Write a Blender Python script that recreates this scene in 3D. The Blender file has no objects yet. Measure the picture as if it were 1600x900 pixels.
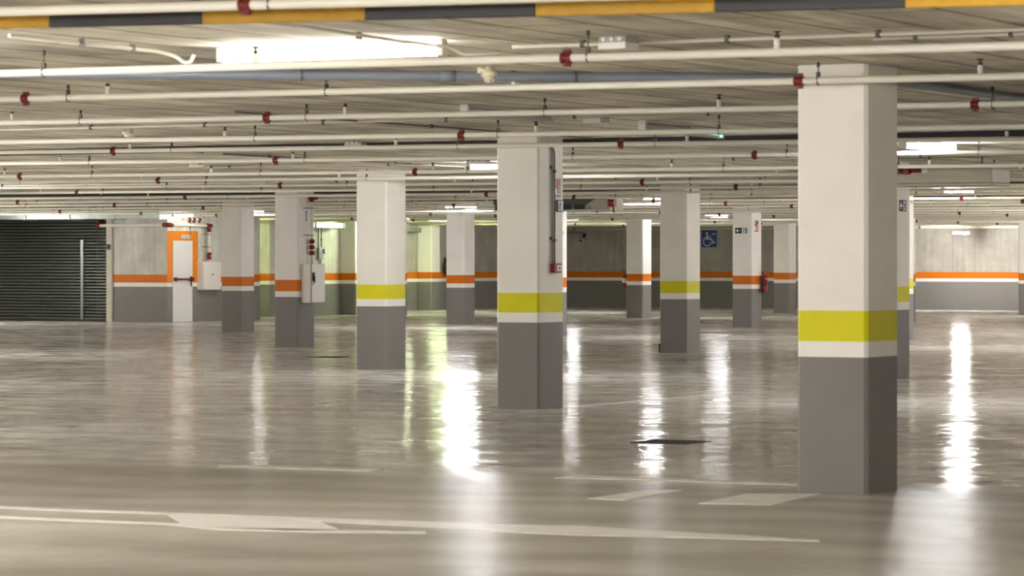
import bpy, bmesh, math, random
from mathutils import Vector, Matrix
random.seed(7)
S = bpy.context.scene
COL = S.collection
PI = math.pi

# ------------------------------------------------------------------ dimensions (metres)
H = 2.75                       # clear height
PX, QY = 7.426, 9.828          # column grid
CW, CD = 0.485, 0.551          # column section
LEFT, RIGHT, FRONT, BACK = -46.0, 16.0, -28.0, 77.5
DW = -37.5                     # wall with the orange door
DWF = 48.224                   # wall with the shutter

# ------------------------------------------------------------------ helpers: meshes
def lin(c):
    return tuple(((v/255)/12.92 if v/255 <= .04045 else ((v/255+.055)/1.055)**2.4) for v in c)

def box(bm, x0, x1, y0, y1, z0, z1, mi=0):
    v = [bm.verts.new((x, y, z)) for z in (z0, z1) for y in (y0, y1) for x in (x0, x1)]
    for f in ((0,2,3,1),(4,5,7,6),(0,1,5,4),(2,6,7,3),(0,4,6,2),(1,3,7,5)):
        bm.faces.new([v[i] for i in f]).material_index = mi

def frame_of(d):
    d = Vector(d).normalized()
    a = Vector((0,0,1)) if abs(d.z) < .9 else Vector((1,0,0))
    u = d.cross(a).normalized()
    return u, d.cross(u).normalized()

def tube(bm, pts, r, seg=12, mi=0, cap=True):
    pts = [Vector(p) for p in pts]
    rings = []
    for i, p in enumerate(pts):
        if i == 0: d = pts[1]-pts[0]
        elif i == len(pts)-1: d = pts[-1]-pts[-2]
        else: d = (pts[i]-pts[i-1]).normalized() + (pts[i+1]-pts[i]).normalized()
        d.normalize()
        if i == 0: u, w = frame_of(d)
        else:
            u = (u - d*u.dot(d)).normalized(); w = d.cross(u)
        k = 1.0
        if 0 < i < len(pts)-1:
            c = (pts[i]-pts[i-1]).normalized().dot(d); k = 1/max(c, .5)
        rings.append([bm.verts.new(p + (u*math.cos(2*PI*j/seg) + w*math.sin(2*PI*j/seg))*r*(1 if k < 1.05 else min(k, 1.2))) for j in range(seg)])
    for a, b in zip(rings, rings[1:]):
        for j in range(seg):
            f = bm.faces.new((a[j], a[(j+1)%seg], b[(j+1)%seg], b[j])); f.smooth = True; f.material_index = mi
    if cap:
        bm.faces.new(rings[0][::-1]).material_index = mi
        bm.faces.new(rings[-1]).material_index = mi

def lathe(bm, prof, o, axis=(0,0,1), seg=16, mi=0):
    ax = Vector(axis).normalized(); u, w = frame_of(ax); o = Vector(o)
    rings = []
    for r, t in prof:
        rings.append([bm.verts.new(o + ax*t + (u*math.cos(2*PI*j/seg) + w*math.sin(2*PI*j/seg))*max(r, 1e-4)) for j in range(seg)])
    for a, b in zip(rings, rings[1:]):
        for j in range(seg):
            f = bm.faces.new((a[j], a[(j+1)%seg], b[(j+1)%seg], b[j])); f.smooth = True; f.material_index = mi
    bm.faces.new(rings[0][::-1]).material_index = mi
    bm.faces.new(rings[-1]).material_index = mi

def arc(c, u, v, r, a0, a1, n=10):
    c, u, v = Vector(c), Vector(u), Vector(v)
    return [c + u*(r*math.cos(a0+(a1-a0)*i/n)) + v*(r*math.sin(a0+(a1-a0)*i/n)) for i in range(n+1)]

def bend(pts, r, n=5):
    """polyline with rounded corners"""
    pts = [Vector(p) for p in pts]; out = [pts[0]]
    for a, b, c in zip(pts, pts[1:], pts[2:]):
        p, q = (a-b).normalized(), (c-b).normalized()
        rr = min(r, (a-b).length*.45, (c-b).length*.45)
        for i in range(n+1):
            t = i/n
            out.append((b+p*rr)*(1-t)**2 + b*2*t*(1-t) + (b+q*rr)*t*t)
    out.append(pts[-1]); return out

class Plane:
    """a flat frame: o origin, u right, v up, n outwards"""
    def __init__(s, o, u, v, n): s.o, s.u, s.v, s.n = Vector(o), Vector(u), Vector(v), Vector(n)
    def p(s, a, b, t=0.0): return s.o + s.u*a + s.v*b + s.n*t
def front(x, y, z): return Plane((x,y,z), (1,0,0), (0,0,1), (0,-1,0))
def right(x, y, z): return Plane((x,y,z), (0,1,0), (0,0,1), (1,0,0))

def poly(bm, pl, pts, t0, t1, mi=0):
    a = [bm.verts.new(pl.p(x, y, t0)) for x, y in pts]
    b = [bm.verts.new(pl.p(x, y, t1)) for x, y in pts]
    n = len(pts)
    bm.faces.new(b).material_index = mi
    bm.faces.new(a[::-1]).material_index = mi
    for i in range(n):
        bm.faces.new((a[i], a[(i+1)%n], b[(i+1)%n], b[i])).material_index = mi

def rect(bm, pl, x0, x1, y0, y1, t0, t1, mi=0):
    poly(bm, pl, [(x0,y0),(x1,y0),(x1,y1),(x0,y1)], t0, t1, mi)

def stroke(bm, pl, pts, w, t0, t1, mi=0):
    for (x0,y0),(x1,y1) in zip(pts, pts[1:]):
        d = Vector((x1-x0, y1-y0)); L = d.length or 1e-6; d /= L
        nx, ny = -d.y*w/2, d.x*w/2; ex, ey = d.x*w*.3, d.y*w*.3
        poly(bm, pl, [(x0-nx-ex,y0-ny-ey),(x1-nx+ex,y1-ny+ey),(x1+nx+ex,y1+ny+ey),(x0+nx-ex,y0+ny-ey)], t0, t1, mi)

def disc(bm, pl, cx, cy, r, t0, t1, mi=0, n=20):
    poly(bm, pl, [(cx+r*math.cos(2*PI*i/n), cy+r*math.sin(2*PI*i/n)) for i in range(n)], t0, t1, mi)

# ------------------------------------------------------------------ helpers: objects
def obj(name, bm, mats, parent=None, base=None, bevel=0, label=None):
    """one mesh object; bm is in world coordinates and base (or the parent's place) becomes its origin"""
    if not isinstance(mats, (list, tuple)): mats = [mats]
    b = Vector(base) if base is not None else (parent['_base_v'] if False else Vector((0,0,0)))
    if parent is not None: b = Vector(BASE[parent.name])
    bmesh.ops.translate(bm, verts=bm.verts, vec=-b)
    bmesh.ops.recalc_face_normals(bm, faces=bm.faces)
    me = bpy.data.meshes.new(name); bm.to_mesh(me); bm.free()
    for m in mats: me.materials.append(m)
    o = bpy.data.objects.new(name, me); COL.objects.link(o)
    if parent is not None: o.parent = parent; BASE[o.name] = b
    else: o.location = b; BASE[o.name] = b
    if bevel:
        md = o.modifiers.new('bevel', 'BEVEL'); md.width = bevel; md.segments = 2; md.limit_method = 'ANGLE'; md.angle_limit = math.radians(50)
    if label: o['label'] = label
    return o
BASE = {}
def tag(o, label, cat, group=None, kind=None):
    o['label'] = label; o['category'] = cat
    if group: o['group'] = group
    if kind: o['kind'] = kind
    return o
def thing(name, label, cat, loc, group=None):
    o = bpy.data.objects.new(name, None); COL.objects.link(o); o.empty_display_size = .1
    o.location = loc; BASE[o.name] = Vector(loc)
    return tag(o, label, cat, group)
def struct(name, bm, mats, label, cat, base=(0,0,0)):
    o = obj(name, bm, mats, base=base); return tag(o, label, cat, kind='structure')
def dup(root, loc, label, group=None, rz=0):
    r = root.copy(); COL.objects.link(r); r.location = loc; r.rotation_euler = (0,0,rz); r['label'] = label; BASE[r.name] = Vector(loc)
    if group: r['group'] = group
    for ch in list(root.children):
        c = ch.copy(); COL.objects.link(c); c.parent = r
        for g in ch.children:
            d = g.copy(); COL.objects.link(d); d.parent = c
    return r
def child_copy(src, parent, offset, name=None):
    """another copy of a part, moved by offset within its thing"""
    c = src.copy(); COL.objects.link(c); c.parent = parent; c.location = offset; return c
BM = bmesh.new

# ------------------------------------------------------------------ materials
def mat(name, rgb, rough=.5, metal=0., spec=.5, noise=0., nscale=8., bump=0., emit=None, estr=0.):
    m = bpy.data.materials.new(name); m.use_nodes = True
    nt = m.node_tree; b = nt.nodes['Principled BSDF']
    c = lin(rgb)
    b.inputs['Base Color'].default_value = (*c, 1); b.inputs['Roughness'].default_value = rough
    b.inputs['Metallic'].default_value = metal; b.inputs['Specular IOR Level'].default_value = spec
    if emit:
        b.inputs['Emission Color'].default_value = (*emit, 1); b.inputs['Emission Strength'].default_value = estr
    if noise or bump:
        tc = nt.nodes.new('ShaderNodeTexCoord'); n = nt.nodes.new('ShaderNodeTexNoise')
        n.inputs['Scale'].default_value = nscale; n.inputs['Detail'].default_value = 6
        nt.links.new(tc.outputs['Object'], n.inputs['Vector'])
        if noise:
            r = nt.nodes.new('ShaderNodeMapRange'); r.inputs['To Min'].default_value = 1-noise; r.inputs['To Max'].default_value = 1+noise*.6
            r.inputs['From Min'].default_value = .25; r.inputs['From Max'].default_value = .75
            nt.links.new(n.outputs['Fac'], r.inputs['Value'])
            mx = nt.nodes.new('ShaderNodeMix'); mx.data_type = 'RGBA'; mx.blend_type = 'MULTIPLY'; mx.inputs['Factor'].default_value = 1
            mx.inputs['A'].default_value = (*c, 1); nt.links.new(r.outputs['Result'], mx.inputs['B'])
            nt.links.new(mx.outputs['Result'], b.inputs['Base Color'])
        if bump:
            bp = nt.nodes.new('ShaderNodeBump'); bp.inputs['Strength'].default_value = bump; bp.inputs['Distance'].default_value = .01
            nt.links.new(n.outputs['Fac'], bp.inputs['Height']); nt.links.new(bp.outputs['Normal'], b.inputs['Normal'])
    return m

def band_mat(name, upper, band, concrete=False):
    """wall paint in horizontal zones: grey dado, white line, coloured band, upper wall"""
    m = bpy.data.materials.new(name); m.use_nodes = True
    nt = m.node_tree; N = nt.nodes; L = nt.links; b = N['Principled BSDF']
    g = N.new('ShaderNodeNewGeometry'); sp = N.new('ShaderNodeSeparateXYZ'); L.new(g.outputs['Position'], sp.inputs[0])
    ns = N.new('ShaderNodeTexNoise'); ns.inputs['Scale'].default_value = 2.2; ns.inputs['Detail'].default_value = 7; ns.inputs['Roughness'].default_value = .6
    L.new(g.outputs['Position'], ns.inputs['Vector'])
    up = (*lin(upper), 1)
    upsock = None
    if concrete:
        # shuttered concrete: cloudy tone, vertical board joints, small dark blow holes
        mp = N.new('ShaderNodeMapping'); mp.inputs['Scale'].default_value = (5, 5, .35); L.new(g.outputs['Position'], mp.inputs['Vector'])
        n2 = N.new('ShaderNodeTexNoise'); n2.inputs['Scale'].default_value = 1.6; n2.inputs['Detail'].default_value = 8; L.new(mp.outputs[0], n2.inputs['Vector'])
        ad = N.new('ShaderNodeMath'); ad.operation = 'ADD'; L.new(n2.outputs['Fac'], ad.inputs[0]); L.new(ns.outputs['Fac'], ad.inputs[1])
        rg = N.new('ShaderNodeMapRange'); rg.inputs['From Min'].default_value = .65; rg.inputs['From Max'].default_value = 1.35
        rg.inputs['To Min'].default_value = .74; rg.inputs['To Max'].default_value = 1.12; L.new(ad.outputs[0], rg.inputs['Value'])
        s2 = N.new('ShaderNodeMath'); s2.operation = 'ADD'; L.new(sp.outputs['X'], s2.inputs[0]); L.new(sp.outputs['Y'], s2.inputs[1])
        md = N.new('ShaderNodeMath'); md.operation = 'PINGPONG'; md.inputs[1].default_value = .62; L.new(s2.outputs[0], md.inputs[0])
        jt = N.new('ShaderNodeMapRange'); jt.inputs['From Max'].default_value = .014; jt.inputs['To Min'].default_value = .72; L.new(md.outputs[0], jt.inputs['Value'])
        mu = N.new('ShaderNodeMath'); mu.operation = 'MULTIPLY'; L.new(rg.outputs[0], mu.inputs[0]); L.new(jt.outputs[0], mu.inputs[1])
        mx = N.new('ShaderNodeMix'); mx.data_type = 'RGBA'; mx.blend_type = 'MULTIPLY'; mx.inputs['Factor'].default_value = 1
        mx.inputs['A'].default_value = up; L.new(mu.outputs[0], mx.inputs['B']); upsock = mx.outputs['Result']
    prev = (*lin((126,122,119)), 1); ps = None
    for z, c in ((.872, (240,236,228)), (.972, band), (1.17, None)):
        gt = N.new('ShaderNodeMath'); gt.operation = 'GREATER_THAN'; gt.inputs[1].default_value = z; L.new(sp.outputs['Z'], gt.inputs[0])
        mx = N.new('ShaderNodeMix'); mx.data_type = 'RGBA'; L.new(gt.outputs[0], mx.inputs['Factor'])
        if ps is None: mx.inputs['A'].default_value = prev
        else: L.new(ps, mx.inputs['A'])
        if c is None:
            if upsock: L.new(upsock, mx.inputs['B'])
            else: mx.inputs['B'].default_value = up
        else: mx.inputs['B'].default_value = (*lin(c), 1)
        ps = mx.outputs['Result']
    r = N.new('ShaderNodeMapRange'); r.inputs['From Min'].default_value = .3; r.inputs['From Max'].default_value = .7; r.inputs['To Min'].default_value = .93; r.inputs['To Max'].default_value = 1.03
    L.new(ns.outputs['Fac'], r.inputs['Value'])
    fm = N.new('ShaderNodeMix'); fm.data_type = 'RGBA'; fm.blend_type = 'MULTIPLY'; fm.inputs['Factor'].default_value = 1
    L.new(ps, fm.inputs['A']); L.new(r.outputs[0], fm.inputs['B']); L.new(fm.outputs['Result'], b.inputs['Base Color'])
    b.inputs['Roughness'].default_value = .55; b.inputs['Specular IOR Level'].default_value = .3
    fine = N.new('ShaderNodeTexNoise'); fine.inputs['Scale'].default_value = 90; L.new(g.outputs['Position'], fine.inputs['Vector'])
    bp = N.new('ShaderNodeBump'); bp.inputs['Strength'].default_value = .12; bp.inputs['Distance'].default_value = .003
    L.new(fine.outputs['Fac'], bp.inputs['Height']); L.new(bp.outputs['Normal'], b.inputs['Normal'])
    return m

YEL, ORA = (216,208,4), (208,108,8)
M = dict(
    col_y = band_mat('column paint yellow', (238,233,222), YEL),
    col_o = band_mat('column paint orange', (238,233,226), ORA),
    wall = band_mat('concrete wall orange band', (172,166,156), ORA, True),
    wallw = band_mat('pale wall orange band', (206,202,192), ORA, True),
    wallg = band_mat('pale concrete wall', (214,211,200), ORA, True),
    pipe = mat('white pipe paint', (238,233,218), .35),
    conduit = mat('pale conduit', (205,199,182), .4),
    dconduit = mat('grey conduit', (120,116,106), .45),
    red = mat('red paint', (136,20,14), .35),
    dred = mat('dark red coupling', (112,24,18), .45),
    black = mat('black plastic', (26,25,25), .5),
    steel = mat('zinc steel', (150,148,142), .35, .9),
    dsteel = mat('dark steel rod', (86,80,72), .5, .5),
    bronze = mat('bronze sprinkler', (92,72,48), .4, .6),
    tray = mat('black cable bundle', (38,35,34), .6, noise=.3, nscale=20),
    pvc = mat('grey pvc drain pipe', (136,142,154), .35, noise=.06, nscale=4),
    house = mat('white lamp housing', (225,222,212), .4),
    lampoff = mat('frosted lamp cover', (196,194,190), .3),
    white = mat('white enamel', (236,233,226), .3),
    offwhite = mat('cream plastic', (226,216,190), .4),
    cab = mat('white steel cabinet', (228,222,214), .35),
    dark = mat('dark seam', (58,50,46), .6),
    orange = mat('orange wall paint', (222,128,8), .5, noise=.05, nscale=3),
    leaf = mat('white door leaf', (226,223,219), .35),
    green = mat('dark green sign', (12,36,26), .5, spec=.2),
    blue = mat('blue sign', (22,52,128), .35),
    signw = mat('sign white', (232,234,236), .4),
    yelbar = mat('hazard yellow', (184,138,8), .5, noise=.15, nscale=12),
    blkbar = mat('hazard black', (44,41,42), .5, noise=.2, nscale=12),
    galv = mat('galvanised sheet', (150,156,150), .35, .6, noise=.15, nscale=6),
    beige = mat('beige fan casing', (186,180,160), .45, noise=.06, nscale=5),
    grille = mat('dark fan grille', (40,38,44), .5),
    darkcase = mat('dark grey casing', (78,74,70), .5),
    slat = mat('grey green shutter slat', (84,88,80), .4, .35),
    plaster = mat('rough plaster', (206,200,184), .8, noise=.25, nscale=18, bump=.5),
    paint = mat('white floor paint', (246,243,234), .3, noise=.12, nscale=5),
    clear = mat('frosted grey plastic', (176,176,170), .25),
    led = mat('green led', (40,200,110), .3, emit=(.1,1,.4), estr=6),
)
def lamp_mat(name, c, s):
    return mat(name, (245,245,240), .4, emit=c, estr=s)
LS = 190
M['lampw'] = lamp_mat('warm fluorescent tube', (1, .96, .89), LS*.15)
M['lampo'] = lamp_mat('hall fluorescent tube', (1, .985, .97), LS*1.15)  # glow of the added, unseen fill lamps
M['lamps'] = lamp_mat('soft white fluorescent tube', (.98, .985, 1), LS*.55)
M['lamph'] = lamp_mat('faint white fluorescent tube', (1, .98, .95), LS*.28)
M['lampm'] = lamp_mat('strong greenish tube', (.84, 1, .64), LS*1.05)
M['lampd'] = lamp_mat('dim fluorescent tube', (.95, 1, .85), 6)
M['lampc'] = lamp_mat('white fluorescent tube', (.98, .985, 1), LS*.95)
M['lampg'] = lamp_mat('greenish fluorescent tube', (.82, 1, .52), LS*.7)

def ceiling_mat():
    m = bpy.data.materials.new('board marked concrete'); m.use_nodes = True
    nt = m.node_tree; N = nt.nodes; L = nt.links; b = N['Principled BSDF']
    g = N.new('ShaderNodeNewGeometry')
    mp = N.new('ShaderNodeMapping'); mp.inputs['Rotation'].default_value = (0,0,PI/2); L.new(g.outputs['Position'], mp.inputs['Vector'])
    br = N.new('ShaderNodeTexBrick'); br.inputs['Scale'].default_value = 1; br.inputs['Brick Width'].default_value = 2.0; br.inputs['Row Height'].default_value = .5
    br.inputs['Mortar Size'].default_value = .018; br.inputs['Mortar Smooth'].default_value = .3; br.inputs['Bias'].default_value = 0
    br.inputs['Color1'].default_value = (.84,.84,.84,1); br.inputs['Color2'].default_value = (1.05,1.05,1.05,1); br.inputs['Mortar'].default_value = (.30,.28,.25,1)
    L.new(mp.outputs[0], br.inputs['Vector'])
    m2 = N.new('ShaderNodeMapping'); m2.inputs['Scale'].default_value = (3.2, .35, 1); L.new(g.outputs['Position'], m2.inputs['Vector'])
    n = N.new('ShaderNodeTexNoise'); n.inputs['Scale'].default_value = 2.0; n.inputs['Detail'].default_value = 9; n.inputs['Roughness'].default_value = .62; L.new(m2.outputs[0], n.inputs['Vector'])
    n3 = N.new('ShaderNodeTexNoise'); n3.inputs['Scale'].default_value = .9; n3.inputs['Detail'].default_value = 6; L.new(g.outputs['Position'], n3.inputs['Vector'])
    ad = N.new('ShaderNodeMath'); ad.operation = 'ADD'; L.new(n.outputs['Fac'], ad.inputs[0]); L.new(n3.outputs['Fac'], ad.inputs[1])
    r = N.new('ShaderNodeMapRange'); r.inputs['From Min'].default_value = .78; r.inputs['From Max'].default_value = 1.22; r.inputs['To Min'].default_value = .56; r.inputs['To Max'].default_value = 1.28
    L.new(ad.outputs[0], r.inputs['Value'])
    x1 = N.new('ShaderNodeMix'); x1.data_type = 'RGBA'; x1.blend_type = 'MULTIPLY'; x1.inputs['Factor'].default_value = 1; x1.inputs['A'].default_value = (*lin((232,225,209)), 1)
    L.new(br.outputs['Color'], x1.inputs['B'])
    x2 = N.new('ShaderNodeMix'); x2.data_type = 'RGBA'; x2.blend_type = 'MULTIPLY'; x2.inputs['Factor'].default_value = 1
    L.new(x1.outputs['Result'], x2.inputs['A']); L.new(r.outputs[0], x2.inputs['B']); L.new(x2.outputs['Result'], b.inputs['Base Color'])
    b.inputs['Roughness'].default_value = .75; b.inputs['Specular IOR Level'].default_value = .3
    bp = N.new('ShaderNodeBump'); bp.inputs['Strength'].default_value = .4; bp.inputs['Distance'].default_value = .01
    L.new(x2.outputs['Result'], bp.inputs['Height']); L.new(bp.outputs['Normal'], b.inputs['Normal'])
    return m

def floor_mat():
    m = bpy.data.materials.new('polished concrete floor'); m.use_nodes = True
    nt = m.node_tree; N = nt.nodes; L = nt.links; b = N['Principled BSDF']
    g = N.new('ShaderNodeNewGeometry')
    def noise(scale, detail, rough=.55):
        n = N.new('ShaderNodeTexNoise'); n.inputs['Scale'].default_value = scale; n.inputs['Detail'].default_value = detail; n.inputs['Roughness'].default_value = rough
        L.new(g.outputs['Position'], n.inputs['Vector']); return n.outputs['Fac']
    def rng(v, a0, a1, b0, b1):
        r = N.new('ShaderNodeMapRange'); r.inputs['From Min'].default_value = a0; r.inputs['From Max'].default_value = a1; r.inputs['To Min'].default_value = b0; r.inputs['To Max'].default_value = b1
        L.new(v, r.inputs['Value']); return r.outputs[0]
    def mth(op, a, c):
        k = N.new('ShaderNodeMath'); k.operation = op
        for q, v in enumerate((a, c)):
            if isinstance(v, float): k.inputs[q].default_value = v
            else: L.new(v, k.inputs[q])
        return k.outputs[0]
    big, mid_, fine = noise(.35, 6), noise(1.1, 7, .62), noise(3.5, 5)
    # the driving lane nearest the entrance is worn matt, the bays beyond keep their polish
    sp = N.new('ShaderNodeSeparateXYZ'); L.new(g.outputs['Position'], sp.inputs[0])
    edge = mth('ADD', sp.outputs['Y'], mth('MULTIPLY', mid_, 1.6))
    polish = rng(edge, .6, 2.2, 0., 1.)
    # tyre arcs
    w = N.new('ShaderNodeTexWave'); w.wave_type = 'RINGS'; w.inputs['Scale'].default_value = .3; w.inputs['Distortion'].default_value = 16; w.inputs['Detail'].default_value = 5; w.inputs['Detail Scale'].default_value = .5
    L.new(g.outputs['Position'], w.inputs['Vector'])
    tone = mth('MULTIPLY', mth('MULTIPLY', rng(mid_, .3, .7, .84, 1.12), rng(w.outputs['Fac'], 0., 1., .84, 1.06)), rng(big, .35, .65, .86, 1.06))
    col = N.new('ShaderNodeMix'); col.data_type = 'RGBA'; L.new(polish, col.inputs['Factor'])
    col.inputs['A'].default_value = (*lin((184,178,165)), 1); col.inputs['B'].default_value = (*lin((216,212,204)), 1)
    x = N.new('ShaderNodeMix'); x.data_type = 'RGBA'; x.blend_type = 'MULTIPLY'; x.inputs['Factor'].default_value = 1
    L.new(col.outputs['Result'], x.inputs['A']); L.new(tone, x.inputs['B']); L.new(x.outputs['Result'], b.inputs['Base Color'])
    gloss = mth('ADD', rng(mth('ADD', big, fine), .75, 1.25, .045, .13), rng(w.outputs['Fac'], 0., 1., 0., .03))
    rgh = N.new('ShaderNodeMix'); L.new(polish, rgh.inputs['Factor']); rgh.inputs['A'].default_value = .25; L.new(gloss, rgh.inputs['B'])
    L.new(rgh.outputs['Result'], b.inputs['Roughness'])
    b.inputs['Specular IOR Level'].default_value = .5
    # trowelled waviness of the slab
    bp = N.new('ShaderNodeBump'); bp.inputs['Strength'].default_value = 1; bp.inputs['Distance'].default_value = .015
    L.new(noise(2.1, 4), bp.inputs['Height']); L.new(bp.outputs['Normal'], b.inputs['Normal'])
    # the sealer is worn through in patches: bare matt concrete between glossy islands
    df = N.new('ShaderNodeBsdfDiffuse'); L.new(x.outputs['Result'], df.inputs['Color'])
    pat = rng(mth('ADD', noise(.8, 6, .6), noise(2.6, 4)), .84, 1.16, .22, .95)
    cv = N.new('ShaderNodeMix'); L.new(polish, cv.inputs['Factor']); cv.inputs['A'].default_value = .7; L.new(pat, cv.inputs['B']); pat = cv.outputs['Result']
    ms = N.new('ShaderNodeMixShader'); L.new(pat, ms.inputs[0]); L.new(df.outputs[0], ms.inputs[1]); L.new(b.outputs[0], ms.inputs[2])
    L.new(ms.outputs[0], N['Material Output'].inputs['Surface'])
    return m

# ------------------------------------------------------------------ room shell
b = BM(); box(b, LEFT-.2, RIGHT+.2, FRONT-.2, BACK+.2, -.3, 0); struct('floor', b, floor_mat(), 'polished grey concrete garage floor with light reflections', 'floor')
b = BM(); box(b, LEFT-.2, RIGHT+.2, FRONT-.2, BACK+.2, H, H+.3); struct('ceiling', b, ceiling_mat(), 'board-marked bare concrete ceiling of the garage', 'ceiling')
def wall(name, x0, x1, y0, y1, m, label):
    b = BM(); box(b, x0, x1, y0, y1, 0, H); return struct(name, b, m, label, 'wall', ((x0+x1)/2, (y0+y1)/2, 0))
wall('wall_back', -42.15, RIGHT+.2, BACK, BACK+.2, M['wall'], 'long dark concrete far wall with orange band carrying the wheelchair sign')
wall('wall_right', RIGHT, RIGHT+.2, FRONT, BACK, M['wall'], 'side wall of the garage beyond the nearest column, out of the picture')
wall('wall_front', LEFT-.2, RIGHT+.2, FRONT-.2, FRONT, M['wall'], 'wall of the garage behind the viewpoint, out of the picture')
wall('wall_left', LEFT-.2, LEFT, FRONT, DWF+.25, M['wall'], 'outer side wall beyond the roller shutter, out of the picture')
wall('wall_left', DW-1.59, DW, DWF, DWF+.25, M['wallw'], 'concrete wall panel with orange band between the roller shutter and the door')
wall('wall_left', LEFT, -43.4, DWF, DWF+.25, M['wall'], 'wall panel on the far side of the roller shutter')
wall('wall_left', DW-.25, DW, DWF+.25, 52.5, M['wallg'], 'pale wall with the orange-framed white door and fire hose cabinet')
wall('wall_left', -42.4, DW-.25, 52.25, 52.5, M['wallg'], 'return wall behind the door wall at the recess')
wall('wall_left', -42.4, -42.15, 52.5, BACK+.2, M['wall'], 'concrete side wall with orange band running behind the greenish columns')
wall('wall_left', -42.15, -39.6, 56.33, 60.6, M['wallg'], 'projecting pale wall block with a grey electrical box')

# ------------------------------------------------------------------ columns
def column(cx, cy, paint, label, cat='column', w=CW, d=CD, ch=.022):
    """cx, cy = the corner nearest the entrance lane (largest x, smallest y)"""
    b = BM(); x0, x1, y0, y1 = cx-w, cx, cy, cy+d
    pts = [(x0+ch,y0),(x1-ch,y0),(x1,y0+ch),(x1,y1-ch),(x1-ch,y1),(x0+ch,y1),(x0,y1-ch),(x0,y0+ch)]
    lo = [b.verts.new((x, y, 0)) for x, y in pts]; hi = [b.verts.new((x, y, H)) for x, y in pts]
    for i in range(8): b.faces.new((lo[i], lo[(i+1)%8], hi[(i+1)%8], hi[i]))
    b.faces.new(lo[::-1]); b.faces.new(hi)
    o = obj('concrete_column', b, paint, base=(cx-w/2, cy+d/2, 0))
    return tag(o, label, cat, 'square painted concrete columns', 'thing')
Y_, O_ = M['col_y'], M['col_o']
for i, j, m, lab in (
    (0,0,Y_,'largest column, white with yellow band and grey base, nearest on the right'),
    (-1,1,Y_,'yellow-banded column with red call point and two signs on its side'),
    (-2,2,Y_,'plain yellow-banded column between the cabinet column and the call point column'),
    (-2,3,Y_,'yellow-banded column just left of the blue wheelchair sign'),
    (-1,2,Y_,'yellow-banded column half hidden right behind the nearest column'),
    (-2,4,Y_,'narrow strip of yellow-banded column, second behind the nearest column'),
    (-3,3,O_,'orange-banded column carrying the white hose cabinet with a black handle'),
    (-4,4,O_,'orange-banded column just right of the orange door and its cabinet'),
    (-4,5,O_,'slim orange-banded column standing alone right of the plain yellow one'),
    (-3,5,O_,'orange-banded column with arrow exit sign and red extinguisher on its side'),
    (-4,6,O_,'orange-banded column with an extinguisher on its hidden left side'),
    (-4,7,O_,'farthest orange-banded column, between extinguisher column and the nearest column'),
    (-3,4,O_,'orange-banded column hidden behind the call point column, only its edge showing'),
    (-3,6,O_,'orange-banded column seen as a sliver, farthest behind the nearest column'),
    (-5,6,O_,'orange-banded column hidden behind the plain yellow-banded column'),
    (-3,7,O_,'far orange-banded column at the right edge of the view'),
):
    column(PX*i, QY*j, m, lab)
column(-39.09, 60.04, O_, 'greenish shaded engaged column right of the grey electrical box', w=.51)
column(-41.655, 68.99, O_, 'greenish lit engaged column against the side wall, next to a black hose', w=.495)

# ------------------------------------------------------------------ sprinkler pipes
HEADS = [-2.4-3.26*n for n in range(-3, 14)]
COUP = [-.35-6.02*n for n in range(-2, 8)]
HANG = [5.6, 2.7, -.22, -3.85, -6.0, -8.55, -12.0, -15.0, -17.6, -20.8, -23.9, -27.0, -30.0, -33.0, -36.0, -39.0, -41.5]
ZK = {-1:2.602, 0:2.641, 1:2.637, 2:2.615, 3:2.646, 4:2.641, 5:2.597, 6:2.617}
PLAB = {-2:'white sprinkler pipe at the very top, in front of the striped bar', -1:'white sprinkler pipe passing just below the long lit lamp',
        0:'white sprinkler pipe crossing the top of the nearest column', 3:'white sprinkler pipe crossing the top of the call point column',
        6:'white sprinkler pipe crossing the top of the plain yellow-banded column', 9:'white sprinkler pipe crossing the top of the hose cabinet column'}
ORD = ['zeroth','first','second','third','fourth','fifth','sixth','seventh','eighth','ninth','tenth','eleventh','twelfth','thirteenth','fourteenth','fifteenth','sixteenth','seventeenth','eighteenth','nineteenth','twentieth','twenty-first','twenty-second','twenty-third']
PR = .0235
def head_mesh():
    b = BM()
    lathe(b, [(.017,.018),(.017,.07),(.015,.074)], (0,0,0), seg=10, mi=0)
    lathe(b, [(.010,.074),(.016,.078),(.016,.09),(.008,.094),(.008,.104),(.024,.108),(.024,.112),(.004,.114)], (0,0,0), seg=10, mi=1)
    me = bpy.data.meshes.new('sprinkler_head'); bmesh.ops.recalc_face_normals(b, faces=b.faces); b.to_mesh(me); b.free()
    me.materials.append(M['white']); me.materials.append(M['bronze']); return me
def coup_mesh():
    b = BM(); X = (1,0,0)
    lathe(b, [(.025,-.03),(.032,-.03),(.032,-.014),(.028,-.012),(.028,.012),(.032,.014),(.032,.03),(.025,.03)], (0,0,0), X, 14)
    for s in (-1, 1):
        box(b, -.022, .022, -.010, .010, s*.037-.012, s*.037+.012)
        tube(b, [(0,-.022,s*.037),(0,.022,s*.037)], .007, 8)
    me = bpy.data.meshes.new('coupling'); bmesh.ops.recalc_face_normals(b, faces=b.faces); b.to_mesh(me); b.free()
    me.materials.append(M['dred']); return me
HEADM, COUPM = head_mesh(), coup_mesh()
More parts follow.
